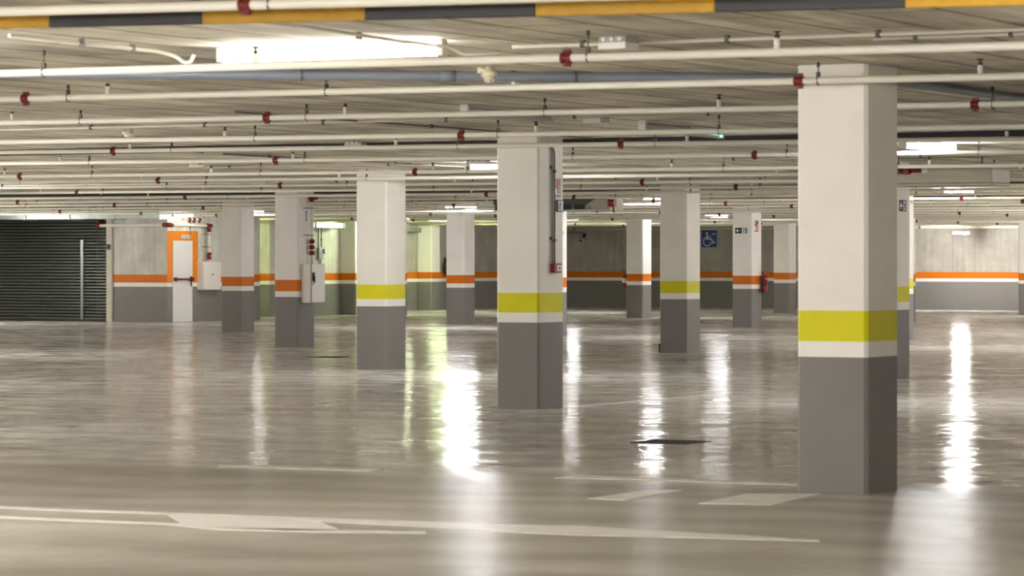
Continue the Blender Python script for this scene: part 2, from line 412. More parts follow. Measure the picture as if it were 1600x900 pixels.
def hanger_mesh(drop):
    b = BM()
    tube(b, arc((0,0,0), (0,1,0), (0,0,1), PR+.004, -PI*.95, PI*.95, 14), .0035, 6, cap=False)
    box(b, -.011, .011, -.010, .010, PR+.002, PR+.032)
    tube(b, [(0,0,PR+.03),(0,0,drop)], .004, 6)
    lathe(b, [(.011,drop-.03),(.011,drop-.004),(.005,drop)], (0,0,0), seg=8)
    me = bpy.data.meshes.new('hanger'); bmesh.ops.recalc_face_normals(b, faces=b.faces); b.to_mesh(me); b.free()
    me.materials.append(M['dsteel']); return me
def mesh_child(name, me, parent, loc):
    o = bpy.data.objects.new(name, me); COL.objects.link(o); o.parent = parent; o.location = loc; return o
for k in range(-2, 24):
    y = -.28+3.276*k
    if y > BACK-1.5: break
    z = ZK.get(k, 2.648 if k == -2 else 2.62)
    xl = LEFT if y < DWF-.1 else (DW if y < 52.3 else -42.15)
    if 56.3 < y < 60.7: xl = -39.0 if 59.9 < y else -39.6
    x0, x1 = max(xl, -5.2-.746*(y+6.8)-9), -.5 if y > 18 else 10
    if y > 18: x1 = 3.4-.355*(y+6.8)+9
    lab = PLAB.get(k) or 'white sprinkler pipe under the ceiling, %s behind the one crossing the nearest column' % ORD[k]
    if k == 15: xl = x0 = DW+.6
    pv = 7.84-(y+19.76)*.526                                           # pipes are laid to a slight fall
    sl = .013 if k == -2 else .0045 if k < 5 else .0032 if k < 9 else .0012
    zz = lambda x: z - sl*(x-pv)
    cx = (x0+x1)/2; zc = zz(cx)
    t = thing('sprinkler_pipe', lab, 'pipe', (cx, y, zc), 'white sprinkler pipes under the ceiling')
    b = BM(); tube(b, [(x0,y,zz(x0)),(x1,y,zz(x1))], PR, 14); obj('pipe_run', b, M['pipe'], t)
    vx0, vx1 = -1.7-.746*(y+6.83)-1.5, 3.4-.355*(y+6.83)+1.5          # keep the fittings to the stretch that can be seen
    ok = lambda x: max(x0, vx0) < x < min(x1, vx1)
    for x in COUP:
        if ok(x): mesh_child('coupling', COUPM, t, (x-cx, 0, zz(x)-zc))
    for x in HEADS:
        if ok(x): mesh_child('sprinkler_head', HEADM, t, (x-cx+(.02*(k%3)), 0, zz(x)-zc))
    for x in HANG:
        xx = x + (.35 if k % 2 and x < -7 else 0)
        if ok(xx): mesh_child('hanger', hanger_mesh(H-zz(xx)-.002), t, (xx-cx, 0, zz(xx)-zc))

# ------------------------------------------------------------------ thin conduits clipped to the slab
def conduit(pts, r, m, label, clips=(), r_b=.12, name='conduit'):
    mid = Vector(pts[0])
    t = thing(name, label, 'conduit', mid, 'thin conduits on the ceiling')
    b = BM(); tube(b, bend(pts, r_b) if len(pts) > 2 else pts, r, 10); obj('conduit_run', b, m, t)
    for c in clips:
        b = BM(); c = Vector(c)
        box(b, c.x-.012, c.x+.012, c.y-.014, c.y+.014, c.z-r-.006, H-.002); obj('clip', b, M['dsteel'], t)
    return t
def clipx(x0, x1, y, z, step=2.2): 
    out = []; x = x0+.4
    while x < x1: out.append((x, y, z)); x += step
    return out
conduit([(-14,5.5,2.722),(-.6,5.5,2.722)], .013, M['conduit'], 'thin pale conduit between two sprinkler pipes ahead of the call point column', clipx(-11.5,-.9,5.5,2.722,1.25))
conduit([(-1.05,-2.86,2.722),(3.4,-2.86,2.722)], .012, M['conduit'], 'thin pale conduit running right from above the grey junction box', clipx(-1,3,-2.86,2.722,.9))
conduit([(1.05,-2.55,2.722),(3.4,-2.55,2.722)], .011, M['conduit'], 'short thin conduit end at the upper right, above the nearest column', clipx(.9,3,-2.55,2.722,.55))
conduit([(-3.04,-5.0,2.722),(-3.09,-3.50,2.722),(-3.02,-3.405,2.70),(-2.95,-3.405,2.655),(-2.905,-3.405,2.655),(-2.88,-3.41,2.70)], .0115, M['pipe'], 'white conduit with an S-bend ending left of the long lit lamp', [(-3.05,-4.3,2.722),(-3.08,-3.75,2.722)], .05)
conduit([(-1.2,-5.4,2.725),(-1.40,-3.60,2.725),(-1.22,-3.30,2.70),(-1.15,-3.27,2.655),(-.91,-3.27,2.66)], .009, M['conduit'], 'pale conduit kinking down at the right end of the long lit lamp', [(-1.41,-4.0,2.725)], .05)
for y, yn in ((16.9,'just ahead of the plain yellow-banded column'),(24.3,'halfway from plain yellow-banded column to cabinet column'),(37.4,'ahead of the column beside the orange door'),(47.2,'ahead of the wall with the roller shutter')):
    conduit([(max(LEFT,-.7*(y+6)-8),y,2.725),(-.33*(y+6)+8,y,2.725)], .012, M['conduit'], 'thin pale ceiling conduit '+yn, clipx(-.7*(y+6),-.33*(y+6)+3,y,2.725,2.4))
# conduits running along the depth of the hall
for x, y0, y1, w in ((-7.0,3.5,10.2,'left of the call point column'),(-12.9,12.5,20.5,'beside the lamp left of call point column'),(-5.6,11.2,16.6,'right of the call point column'),(-20.6,31.0,39.8,'near the fan with the red switch')):
    conduit([(x,y0,2.728),(x,y1,2.728)], .010, M['dconduit'], 'thin grey conduit running into the depth '+w, [(x,y0+1,2.728),(x,(y0+y1)/2,2.728),(x,y1-1,2.728)])

# black cable bundles on trays, one behind each column row
for j, w in ((1,'behind the call point column'),(3,'behind the hose cabinet column'),(4,'behind the column beside the orange door'),(5,'behind the column with the arrow exit sign'),(6,'behind the farthest extinguisher column')):
    y = QY*j + (.95 if j < 6 else -.9)
    x0, x1 = max(-.746*(y+6.83)-6, LEFT if y < 48 else (DW if y < 52.3 else -36.5 if y < 60.7 else -42.1)), 3.4-.355*(y+6.83)+5
    t = thing('cable_tray', 'black cable bundle on a ceiling tray '+w, 'cable tray', ((x0+x1)/2, y, 2.7), 'black cable trays under the ceiling')
    b = BM()
    for q in range(7): tube(b, [(x0+1.2*i, y-.075+(.048*q if q < 4 else .05*(q-4)+.02)+random.uniform(-.006,.006), (2.704 if q < 4 else 2.727)+random.uniform(-.004,.004)) for i in range(int((x1-x0)/1.2)+1)], .019, 6)
    obj('cable_bundle', b, M['tray'], t)
    b = BM(); box(b, x0, x1, y-.11, y+.11, 2.688, 2.693); box(b, x0, x1, y-.112, y-.108, 2.688, 2.742); box(b, x0, x1, y+.108, y+.112, 2.688, 2.742)
    obj('tray', b, M['tray'], t)
    for i in range(int((x1-x0)/3)):
        b = BM(); x = x0+1+3*i; tube(b, [(x,y-.12,2.69),(x,y-.12,H-.003)], .005, 6); tube(b, [(x,y+.12,2.69),(x,y+.12,H-.003)], .005, 6); box(b, x-.015, x+.015, y-.125, y+.125, 2.68, 2.688)
        obj('bracket', b, M['dsteel'], t)

# grey PVC drains
ux, uy = .824, .566
def dp(x): return (x, .78+(x+.81)*uy/ux)
t = thing('drain_pipe', 'thick blue-grey drain pipe running diagonally below the long lit lamp', 'pipe', (-3,-.72,2.70))
b = BM(); tube(b, bend([(*dp(-9.5),2.712),(*dp(-.36),2.712),(-.36,5.5,2.712)], .12), .033, 18); obj('pipe_run', b, M['pvc'], t)
for x in (-3.55, -2.05):
    c = (*dp(x), 2.712); n = (-uy, ux, 0)
    b = BM(); tube(b, arc(c, n, (0,0,1), .038, -PI, PI*.98, 18), .006, 6, cap=False); tube(b, [(c[0],c[1],2.736),(c[0],c[1],H-.002)], .008, 6); obj('pipe_clamp', b, M['steel'], t)
for x in (-2.75, -5.6):
    b = BM(); lathe(b, [(.033,-.05),(.038,-.05),(.038,.05),(.033,.05)], (*dp(x),2.712), (ux,uy,0), 18); obj('socket_joint', b, M['pvc'], t)
# ------------------------------------------------------------------ striped height bar
t = thing('height_bar', 'yellow and black striped height bar hung across the lane', 'bar', (0,-6.12,2.66))
XS = [-3.79, -2.875, -1.96, -1.047, -.126, .787, 1.696, 2.61, 3.52, 4.43]
for n, (a, c) in enumerate(zip(XS, XS[1:])):
    b = BM(); box(b, a, c, -6.135, -6.105, 2.622, 2.684)
    for v in b.verts: v.co.z -= .014*(v.co.x-.66)
    obj('stripe', b, M['yelbar'] if n % 2 else M['blkbar'], t, bevel=.006, label='yellow stripe' if n % 2 else 'black stripe')
for x in (-2.2, 2.9):
    b = BM(); tube(b, [(x,-6.12,2.688),(x,-6.12,H)], .006, 8); obj('hanger', b, M['steel'], t)

# ------------------------------------------------------------------ batten lamps
def batten(L, m, label, loc, rz=0, group='batten lamps on the ceiling', off=False):
    t = thing('batten_lamp', label, 'lamp', loc, group)
    x, y, z = loc
    def bb(x0,x1,y0,y1,z0,z1):
        b = BM(); box(b, x0+x, x1+x, y0+y, y1+y, z0+z, z1+z); return b
    obj('housing', bb(-.03,.03,-L/2,L/2,-.022,0), M['house'], t, bevel=.004)
    b = BM(); tube(b, [(x,y-L/2+.03,z-.056),(x,y+L/2-.03,z-.056)], .036, 16)
    obj('diffuser', b, m, t)
    for s in (-1, 1):
        b = BM(); y0 = s*(L/2-.03); y1 = s*(L/2+.012)
        box(b, x-.037, x+.037, y+min(y0,y1), y+max(y0,y1), z-.094, z-.002); obj('end_cap', b, M['house'], t, bevel=.008)
    t.rotation_euler = (0,0,rz)
    return t
ZL = H - .001
lw, lc, lg = M['lampw'], M['lampc'], M['lampg']
batten(1.5, lw, 'long bright lamp across the lane, upper left, biggest in view', (-2.03,-3.27,ZL), PI/2)
batten(1.5, M['lamps'], 'lit lamp partly hidden by the call point column at its upper left', (-12.26,17.96,ZL))
batten(1.5, lc, 'lit lamp above the slim lone orange-banded column', (-27.74,45.35,ZL))
batten(1.5, M['lamps'], 'lit lamp ending behind the column left of the wheelchair sign', (-19.8,38.9,ZL))
batten(1.5, M['lamps'], 'lit lamp above the blue wheelchair sign', (-28.2,60.3,ZL))
batten(1.5, lc, 'lit lamp just right of the call point column, below the fan', (-35.71,66.4,ZL))
batten(1.5, M['lamps'], 'large lit lamp at the right edge, beyond the nearest column', (-4.5,13.1,ZL))
batten(1.5, M['lamps'], 'lit lamp at the right edge, behind the casing with the red switch', (-12.05,34.6,ZL))
batten(1.4, M['lamph'], 'lit lamp between the door-side column and the hose cabinet column', (-35.5,48.75,ZL))
batten(1.2, lg, 'greenish lit lamp left of the slim lone orange-banded column', (-40.36,67.0,ZL))
batten(1.0, M['lampm'], 'greenish lamp hidden behind the plain yellow-banded column', (-38.0,60.62,ZL))
batten(.9, M['lampd'], 'small lamp hung over the orange-framed door', (DW+.13,48.72,2.685))
batten(1.2, lg, 'greenish lamp inside the recess past the door wall', (-40.9,54.4,ZL))
FILL = [(-14.8,2.6),(-23.5,10.5),(-37.0,33.0),(-7.5,41.0),(-9.5,49.5),(4.8,-8.6),(-.6,-12.6),(-27.0,75.7),(-25.8,22.5),(-42.0,44.5),
       (-41.7,23.0),(-41.7,31.0),(-41.7,39.0),(-34.2,18.5),(-34.2,26.5),(-26.8,7.0),(-26.8,15.0),(-19.4,-5.5),(-19.4,1.9),(-19.4,10.5),
       (-19.4,66.5),(-12.0,-17.0),(-12.0,-9.0),(-12.0,-1.0),(-12.0,47.0),(-12.0,55.0),(-12.0,63.0),(-12.0,71.0),
       (-4.5,-21.5),(-4.5,-13.5),(-4.5,-6.5),(-4.5,34.5),(-4.5,42.5),(-4.5,50.5),(-4.5,58.5),(-4.5,66.5),
       (2.9,-17.0),(2.9,23.0),(2.9,31.0),(2.9,39.0),(2.9,47.0),(2.9,55.0),(10.3,-13.5),(10.3,-5.5),(10.3,18.5),(10.3,26.5),(10.3,34.5)]
for n, (x, y) in enumerate(FILL):  # unseen fill lamps added for brightness, hung low to light the ceiling
    t = batten(1.5, M['lampo'], 'lit lamp hung in the hall outside the picture', (x,y,2.42), PI/2 if y < 0 else 0, 'lamps outside the picture')
    b = BM()
    for q in (-.5, .5): tube(b, [(x,y+q,2.415),(x,y+q,H-.003)], .006, 6)
    obj('suspension', b, M['steel'], t)
def lampoff(L, loc, label):
    t = batten(L, M['lampoff'], label, loc); return t
lampoff(1.5, (-4.87,4.32,ZL), 'unlit white lamp above the call point column')
lampoff(1.0, (-4.88,7.4,ZL), 'unlit lamp between pipes, ahead of the green-lit one')
t = lampoff(.9, (-5.08,8.6,ZL), 'unlit lamp with a small green indicator light')
b = BM(); lathe(b, [(.012,0),(.012,.012),(.004,.016)], (-5.045,8.98,ZL-.068), (.6,0,-.8), 10); obj('indicator', b, M['led'], t, label='green indicator light')
lampoff(.9, (-30.4,57.0,ZL), 'unlit lamp at the foot of the ceiling left of the wheelchair sign')

# ------------------------------------------------------------------ boxes and detectors on the ceiling
def jbox(x, y, label, w=.165, d=.17, h=.075):
    t = thing('junction_box', label, 'box', (x,y,H), 'grey boxes on the ceiling')
    b = BM(); box(b, x-w/2, x+w/2, y-d/2, y+d/2, H-h*.45, H-.001); obj('back_box', b, M['clear'], t, bevel=.004)
    b = BM(); box(b, x-w/2-.004, x+w/2+.004, y-d/2-.004, y+d/2+.004, H-h, H-h*.45); obj('cover', b, M['white'], t, bevel=.006)
    b = BM()
    for q in (-1,0,1): lathe(b, [(.014,0),(.014,.006),(.008,.009)], (x+q*w*.3, y-d/2, H-h*.24), (0,-1,0), 10)
    obj('knockout', b, M['white'], t)
jbox(-.31,-2.99,'grey junction box below the striped bar, right of centre')
jbox(-4.77,5.75,'grey junction box above the call point column, right side')
jbox(-9.9,10.4,'small grey box on the ceiling left of the call point column', .2, .12, .06)
jbox(-11.55,16.2,'small grey box beside the lit lamp left of the call point column', .26, .12, .06)
jbox(-15.5,15.9,'small pale box on the ceiling ahead of the hose cabinet column', .14, .1, .05)
def detector(x, y, label):
    t = thing('smoke_detector', label, 'detector', (x,y,H), 'cream smoke detectors')
    b = BM(); lathe(b, [(.03,0),(.03,-.03),(.052,-.032),(.054,-.05),(.054,-.068),(.046,-.072)], (x,y,H-.001), seg=20); lathe(b, [(.026,-.004),(.026,-.045)], (x-.06,y,H), seg=14); box(b, x-.06, x, y-.02, y+.02, H-.045, H-.02); obj('base', b, M['offwhite'], t)
    b = BM(); lathe(b, [(.040,-.072),(.038,-.084),(.022,-.088),(.020,-.104),(.013,-.108)], (x,y,H), seg=20); obj('sensor_head', b, M['offwhite'], t)
    b = BM()
    for q in range(6): a = q*PI/3; box(b, x+.03*math.cos(a)-.004, x+.03*math.cos(a)+.004, y+.03*math.sin(a)-.004, y+.03*math.sin(a)+.004, H-.1, H-.084)
    obj('cage', b, M['offwhite'], t)
detector(-2.28,-.85,'cream smoke detector hanging near the top centre')
detector(-10.2,6.65,'cream smoke detector among the pipes at upper left')
detector(-24.9,27.3,'small white smoke detector at left, above the roller shutter')

# ------------------------------------------------------------------ jet fans
def jetfan(x0, x1, y, z0, z1, d, side, label):
    """side: +1 sloping end towards +x, 0 plain"""
    t = thing('jet_fan', label, 'fan', ((x0+x1)/2, y, z0))
    return t
t = jetfan(-19.6,-18.05,33.2,2.40,2.63,.5,1,'beige and dark ventilation fan with red isolator, right of the call point column')
pl = front(0, 33.2, 0)
b = BM(); poly(b, pl, [(-18.53,2.405),(-18.06,2.405),(-18.06,2.625),(-18.33,2.625),(-18.53,2.51)], -.55, 0); obj('end_casing', b, M['beige'], t, bevel=.006)
b = BM(); poly(b, pl, [(-20.4,2.51),(-18.53,2.51),(-18.33,2.625),(-20.4,2.625)], -.5, .02); obj('casing', b, M['darkcase'], t)
b = BM(); box(b, -20.4, -18.535, 33.24, 33.3, 2.42, 2.51); obj('grille', b, M['grille'], t)
for x in (-18.545, -18.80, -19.06, -19.32, -19.6):
    b = BM(); box(b, x-.006, x+.006, 33.19, 33.24, 2.405, 2.51); obj('grille_bar', b, M['beige'], t)
b = BM(); box(b, -20.4, -18.53, 33.18, 33.7, 2.395, 2.42); obj('bottom_tray', b, M['galv'], t)
b = BM(); box(b, -18.06, -17.94, 33.1, 33.22, 2.46, 2.60); lathe(b, [(.05,0),(.05,.03),(.03,.05)], (-17.99,33.1,2.53), (0,-1,0), 14); tube(b, [(-17.97,33.15,2.46),(-17.95,33.14,2.36)], .018, 8); obj('isolator', b, M['red'], t, label='red isolator switch')
b = BM()
for q in range(5): box(b, -18.49+.0, -18.44, 33.196, 33.2, 2.43+.013*q, 2.436+.013*q)
obj('vent_slot', b, M['darkcase'], t)
for x in (-19.9,-18.2):
    b = BM(); tube(b, [(x,33.5,2.62),(x,33.5,H)], .008, 8); obj('hanger', b, M['dsteel'], t)

t = jetfan(-7.3,-5.5,17.8,2.40,2.62,.6,0,'big beige ventilation fan with round red switch, behind the nearest column')
b = BM(); box(b, -7.6, -5.45, 17.76, 18.4, 2.42, 2.625); obj('casing', b, M['beige'], t, bevel=.02)
b = BM(); box(b, -7.62, -5.43, 17.75, 18.41, 2.398, 2.42); obj('bottom_tray', b, M['beige'], t)
b = BM(); box(b, -6.66, -6.49, 17.70, 17.76, 2.535, 2.63); obj('isolator', b, M['red'], t, bevel=.006, label='red isolator switch')
b = BM(); lathe(b, [(.038,0),(.038,.012),(.034,.016)], (-6.58,17.70,2.58), (0,-1,0), 20); obj('rotary_dial', b, M['black'], t)
b = BM(); tube(b, arc((-6.58,17.695,2.58),(1,0,0),(0,0,1),.042,0,2*PI,20), .005, 6, cap=False); obj('dial_ring', b, M['orange'], t)
b = BM()
for q in range(5): tube(b, [(-6.49,17.74,2.55+.016*q),(-6.45,17.735,2.565+.008*q),(-6.38+.01*q,17.735,2.56+.012*q),(-6.35,17.755,2.56+.01*q)], .006, 6)
obj('wiring', b, M['dred'], t)
b = BM(); box(b, -6.34, -6.27, 17.752, 17.76, 2.552, 2.61); obj('rating_label', b, M['signw'], t)
for x in (-7.3,-5.7):
    b = BM(); tube(b, [(x,18.1,2.62),(x,18.1,H)], .008, 8); obj('hanger', b, M['dsteel'], t)

# ------------------------------------------------------------------ fittings on the call point column
CX2, CY2 = -PX, QY
def exit_pictogram(bm, pl, x0, x1, y0, y1, arrow):
    """white arrow and running figure on a dark green plate"""
    W, Hh = x1-x0, y1-y0
    def P(a, c): return (x0+a*W, y0+c*Hh)
    if arrow:
        stroke(bm, pl, [P(.42,.5),P(.1,.5)], Hh*.13, .004, .006, 1)
        stroke(bm, pl, [P(.22,.76),P(.09,.5),P(.22,.24)], Hh*.13, .004, .006, 1)
    a = .56 if arrow else .42
    rect(bm, pl, x0+a*W, x0+.9*W, y0+.08*Hh, y0+.92*Hh, .004, .005, 1)
    s = (.34*W)
    def Q(u, v): return (x0+a*W+u*s, y0+v*Hh)
    disc(bm, pl, *Q(.62,.8), Hh*.075, .005, .007, 0, 12)
    stroke(bm, pl, [Q(.6,.68),Q(.45,.46),Q(.66,.3),Q(.6,.12)], Hh*.09, .005, .007, 0)
    stroke(bm, pl, [Q(.45,.46),Q(.28,.3),Q(.12,.3)], Hh*.08, .005, .007, 0)
    stroke(bm, pl, [Q(.3,.56),Q(.4,.66),Q(.6,.66),Q(.8,.52)], Hh*.07, .005, .007, 0)
def exit_sign(pl, x0, x1, y0, y1, label, arrow=True, base=None):
    b = BM(); rect(b, pl, x0, x1, y0, y1, 0, .004, 0); exit_pictogram(b, pl, x0, x1, y0, y1, arrow)
    o = obj('exit_sign', b, [M['green'], M['signw']], base=base or pl.p((x0+x1)/2,(y0+y1)/2)); return tag(o, label, 'sign', 'green exit signs')
def fire_sign(pl, x0, x1, y0, y1, label):
    W, Hh = x1-x0, y1-y0
    P = lambda a, c: (x0+a*W, y0+c*Hh)
    b = BM(); rect(b, pl, x0, x1, y0, y1, 0, .004, 0)
    poly(b, pl, [P(.0,.10),P(.34,.10),P(.34,.40),P(.22,.48),P(.0,.56)], .004, .006, 1)
    poly(b, pl, [P(.0,.72),P(.12,.66),P(.14,.88),P(.0,.94)], .004, .006, 1)
    for q in range(3):
        poly(b, pl, [P(.56+.05*q,.1+.2*q),P(.88,.14+.19*q),P(.92,.22+.19*q),P(.76,.21+.2*q),P(.62+.03*q,.25+.2*q)], .004, .006, 1)
    o = obj('fire_alarm_sign', b, [M['red'], M['signw']], base=pl.p((x0+x1)/2,(y0+y1)/2)); return tag(o, label, 'sign', 'red fire signs')
pl = right(CX2, 0, 0)
fire_sign(pl, 10.168, 10.305, 2.142, 2.325, 'red and white fire alarm sign high on the call point column')
exit_sign(pl, 10.166, 10.372, 1.992, 2.115, 'dark green running man sign under the red sign on the call point column', False)
def wall_conduit(pl, a, z0, z1, r, clips, label, top=None):
    t = thing('wall_conduit', label, 'conduit', pl.p(a, z0, 0), 'thin conduits down columns and walls')
    pts = [pl.p(a, z0, r+.008), pl.p(a, z1, r+.008)] + ([pl.p(*q) for q in top] if top else [])
    b = BM(); tube(b, bend(pts, .06), r, 10); obj('conduit_run', b, M['dconduit'], t)
    for z in clips:
        b = BM(); rect(b, pl, a-r-.012, a+r+.012, z-.014, z+.014, 0, 2*r+.012); obj('clip', b, M['dsteel'], t)
wall_conduit(pl, 10.085, 1.46, 2.62, .009, (2.44, 1.72), 'left of two thin conduits down to the red call point', [(10.05, 2.66, .02),(10.0,2.68,.02)])
wall_conduit(pl, 10.133, 1.46, 2.56, .010, (2.40, 1.70), 'right of two thin conduits down to the red call point', [(10.12, 2.62, .02),(10.04,2.66,.02)])
t = thing('call_point', 'red fire alarm call point box at the foot of two conduits', 'alarm', (CX2,10.15,1.42))
b = BM(); rect(b, pl, 10.075, 10.235, 1.372, 1.468, 0, .055); obj('box', b, M['red'], t, bevel=.008)
b = BM(); rect(b, pl, 10.13, 10.215, 1.39, 1.45, .055, .058, 0); rect(b, pl, 10.155, 10.19, 1.405, 1.435, .058, .06, 1); obj('front_plate', b, [M['signw'], M['red']], t, label='white push plate')
# sign on the column half hidden behind the nearest one
exit_sign(right(-PX,0,0), 19.83, 20.07, 2.128, 2.272, 'dark green exit sign on the column half hidden behind the nearest one')
# edge of a small notice on the column behind
pl = right(-3*PX, 0, 0)
b = BM(); rect(b, pl, 39.62, 39.72, 1.98, 2.12, 0, .004, 0); stroke(b, pl, [(39.645,2.09),(39.69,2.09),(39.69,2.05),(39.665,2.03)], .014, .004, .006, 1)
tag(obj('notice', b, [M['signw'], M['black']], base=(-3*PX,39.67,2.05)), 'small pale notice on the sliver of column behind the call point column', 'sign')

# ------------------------------------------------------------------ signs on the arrow column, wheelchair sign
exit_sign(front(0, 5*QY, 0), -22.69, -22.40, 2.13, 2.255, 'dark green arrow and running man sign facing front on an orange-banded column')
fire_sign(right(-3*PX,0,0), 49.29, 49.50, 2.17, 2.42, 'red fire sign on the side of the column with the arrow sign')
t = thing('wheelchair_sign', 'square blue wheelchair sign with a small arrow on the far wall', 'sign', (-36.17,BACK,2.22))
pl = front(-36.47, BACK, 1.925)
b = BM(); rect(b, pl, 0, .60, 0, .60, 0, .012); obj('plate', b, M['blue'], t)
b = BM(); w = .014
for r in ((.006,.594,.006,.006+w),(.006,.594,.594-w,.594),(.006,.006+w,.006,.594),(.594-w,.594,.006,.594)): rect(b, pl, *r, .012, .014)
disc(b, pl, .225, .485, .036, .012, .015)
stroke(b, pl, [(.222,.455),(.222,.30),(.375,.30),(.445,.165)], .042, .012, .015)
stroke(b, pl, [(.235,.375),(.34,.375)], .034, .012, .015)
stroke(b, pl, [(.445,.165),(.51,.195)], .034, .012, .015)
R = [(.235+.135*math.cos(a), .21+.135*math.sin(a)) for a in [math.radians(105+i*15) for i in range(17)]]
stroke(b, pl, R, .034, .012, .015)
stroke(b, pl, [(.39,.455),(.50,.455)], .022, .012, .015)
poly(b, pl, [(.485,.425),(.53,.455),(.485,.485)], .012, .015)
obj('pictogram', b, M['signw'], t, label='white wheelchair pictogram, arrow and border')

# ------------------------------------------------------------------ fire extinguishers
def extinguisher(x, y, z, n, label, hgt=.46):
    """n: outward direction from the face that carries it; x, y on that face"""
    n = Vector(n); s = Vector((-n.y, n.x, 0))
    t = thing('fire_extinguisher', label, 'extinguisher', (x,y,z), 'red fire extinguishers')
    c = Vector((x,y,z)) + n*.095
    b = BM(); lathe(b, [(.05,0),(.072,.006),(.076,.02),(.076,hgt*.68),(.066,hgt*.76),(.04,hgt*.82),(.022,hgt*.84)], c, seg=20); obj('cylinder', b, M['red'], t)
    b = BM(); lathe(b, [(.0765,hgt*.3),(.0772,hgt*.3),(.0772,hgt*.58),(.0765,hgt*.58)], c, seg=20); obj('instruction_band', b, M['signw'] if hgt < .45 else M['dred'], t)
    b = BM(); lathe(b, [(.018,hgt*.84),(.02,hgt*.86),(.02,hgt*.93),(.01,hgt*.95)], c, seg=12); lathe(b, [(.018,0),(.018,.02)], c+Vector((0,0,hgt*.89)), n, 10); obj('valve', b, M['steel'], t)
    b = BM(); tube(b, [c+Vector((0,0,hgt*.94)), c+s*.05+Vector((0,0,hgt*1.0)), c+s*.10+Vector((0,0,hgt*1.0))], .009, 8); tube(b, [c+Vector((0,0,hgt*.9)), c+s*.09+Vector((0,0,hgt*.92))], .008, 8); obj('handle', b, M['black'], t)
    p = [c-s*.015+Vector((0,0,hgt*.9)), c-s*.08+Vector((0,0,hgt*.97)), c-s*.115+Vector((0,0,hgt*.8)), c-s*.10+Vector((0,0,hgt*.45)), c-s*.095+Vector((0,0,hgt*.15))]
    b = BM(); tube(b, bend(p, .08), .011, 8); lathe(b, [(.012,0),(.02,-.09)], p[-1], seg=10); obj('hose', b, M['black'], t)
    b = BM(); q = Vector((x,y,z))
    for zz in (.12, hgt*.75):
        tube(b, [q+n*.01+Vector((0,0,zz))-s*.03, q+n*.01+Vector((0,0,zz))+s*.03], .008, 6); tube(b, [q+n*.002+Vector((0,0,zz)), q+n*.022+Vector((0,0,zz))], .012, 6)
    obj('wall_bracket', b, M['dsteel'], t)
    return t
extinguisher(-3*PX, 49.62, .79, (1,0,0), 'red fire extinguisher on the side of the column with the arrow sign', .48)
extinguisher(-4*PX-CW, 6*QY+.13, .80, (-1,0,0), 'red extinguisher with white label at the hidden left side of a far column', .44)
extinguisher(-PX-CW, QY+.42, .78, (-1,0,0), 'red extinguisher peeking out left of the call point column', .46)
# small black box at the foot of a column
b = BM(); box(b, -2*PX-CW-.022, -2*PX-CW, 3*QY+.01, 3*QY+.09, .0, .14)
tag(obj('corner_guard', b, M['black'], base=(-2*PX-CW-.01,3*QY+.05,0), bevel=.004), 'small black strip at the foot of the column left of the wheelchair sign', 'guard')

# ------------------------------------------------------------------ hose cabinet on the orange column
X5, Y5 = -3*PX, 3*QY
t = thing('hose_cabinet', 'white hose cabinet with a black handle on an orange-banded column', 'cabinet', (X5, Y5+.34, .77))
b = BM(); box(b, X5, X5+.185, Y5+.105, Y5+.58, .77, 1.452); obj('body', b, M['cab'], t, bevel=.006)
b = BM(); box(b, X5+.185, X5+.2, Y5+.112, Y5+.573, .777, 1.445); obj('door', b, M['cab'], t, bevel=.004)
dr = [c for c in t.children if c.name.startswith('door')][0]
pl = right(X5+.2, Y5, 0)
def sub(name, b, m, par):
    o = obj(name, b, m, par); return o
b = BM(); rect(b, pl, .15, .21, 1.15, 1.30, 0, .02); rect(b, pl, .165, .195, 1.12, 1.24, .02, .035); sub('handle', b, M['black'], dr)
b = BM(); lathe(b, [(.016,0),(.016,.006)], pl.p(.165,1.09), (1,0,0), 12); sub('lock', b, M['black'], dr)
b = BM(); rect(b, pl, .110, .122, .775, 1.447, -.004, .001); obj('door_seam', b, M['dark'], t)
b = BM(); tube(b, bend([(X5+.1,Y5+.58,.94),(X5+.1,Y5+.66,.93),(X5+.12,Y5+.68,.89),(X5+.1,Y5+.60,.87)], .05), .012, 8); obj('hose_end', b, M['black'], t)
t = thing('riser_pipe', 'pale riser pipe with dark red couplings feeding the white hose cabinet', 'pipe', (X5, Y5+.35, 1.45))
b = BM(); tube(b, [(X5+.07,Y5+.35,1.452),(X5+.07,Y5+.35,2.60)], .024, 12); obj('pipe_run', b, M['pipe'], t)
b = BM()
for z in (1.64, 1.74, 1.84): lathe(b, [(.026,-.04),(.04,-.036),(.046,-.01),(.046,.01),(.04,.036),(.026,.04)], (X5+.07,Y5+.35,z), (0,0,1), 12); box(b, X5+.05, X5+.09, Y5+.39, Y5+.425, z-.015, z+.015)
obj('valve_stack', b, M['dred'], t, label='dark red stacked couplings')
b = BM(); lathe(b, [(.026,-.05),(.042,-.045),(.042,.045),(.026,.05)], (X5+.07,Y5+.35,2.585), (0,0,1), 12); tube(b, [(X5+.02,Y5+.35,2.6),(X5+.16,Y5+.38,2.6)], .036, 10); obj('elbow', b, M['dred'], t, label='dark red elbow')
for z in (1.95, 2.42):
    b = BM(); tube(b, [(X5+.005,Y5+.17,z),(X5+.1,Y5+.17,z),(X5+.1,Y5+.37,z)], .006, 6); obj('pipe_clamp', b, M['dsteel'], t)
pl = right(X5+.002, Y5, 0)
b = BM(); rect(b, pl, .235, .305, 2.16, 2.38, 0, .004)
tag(obj('pipe_label', b, M['signw'], base=(X5,Y5+.27,2.27)), 'white label with red marks beside the riser on the hose cabinet column', 'label')
lb = [o for o in bpy.data.objects if o.name.startswith('pipe_label')][0]
b = BM()
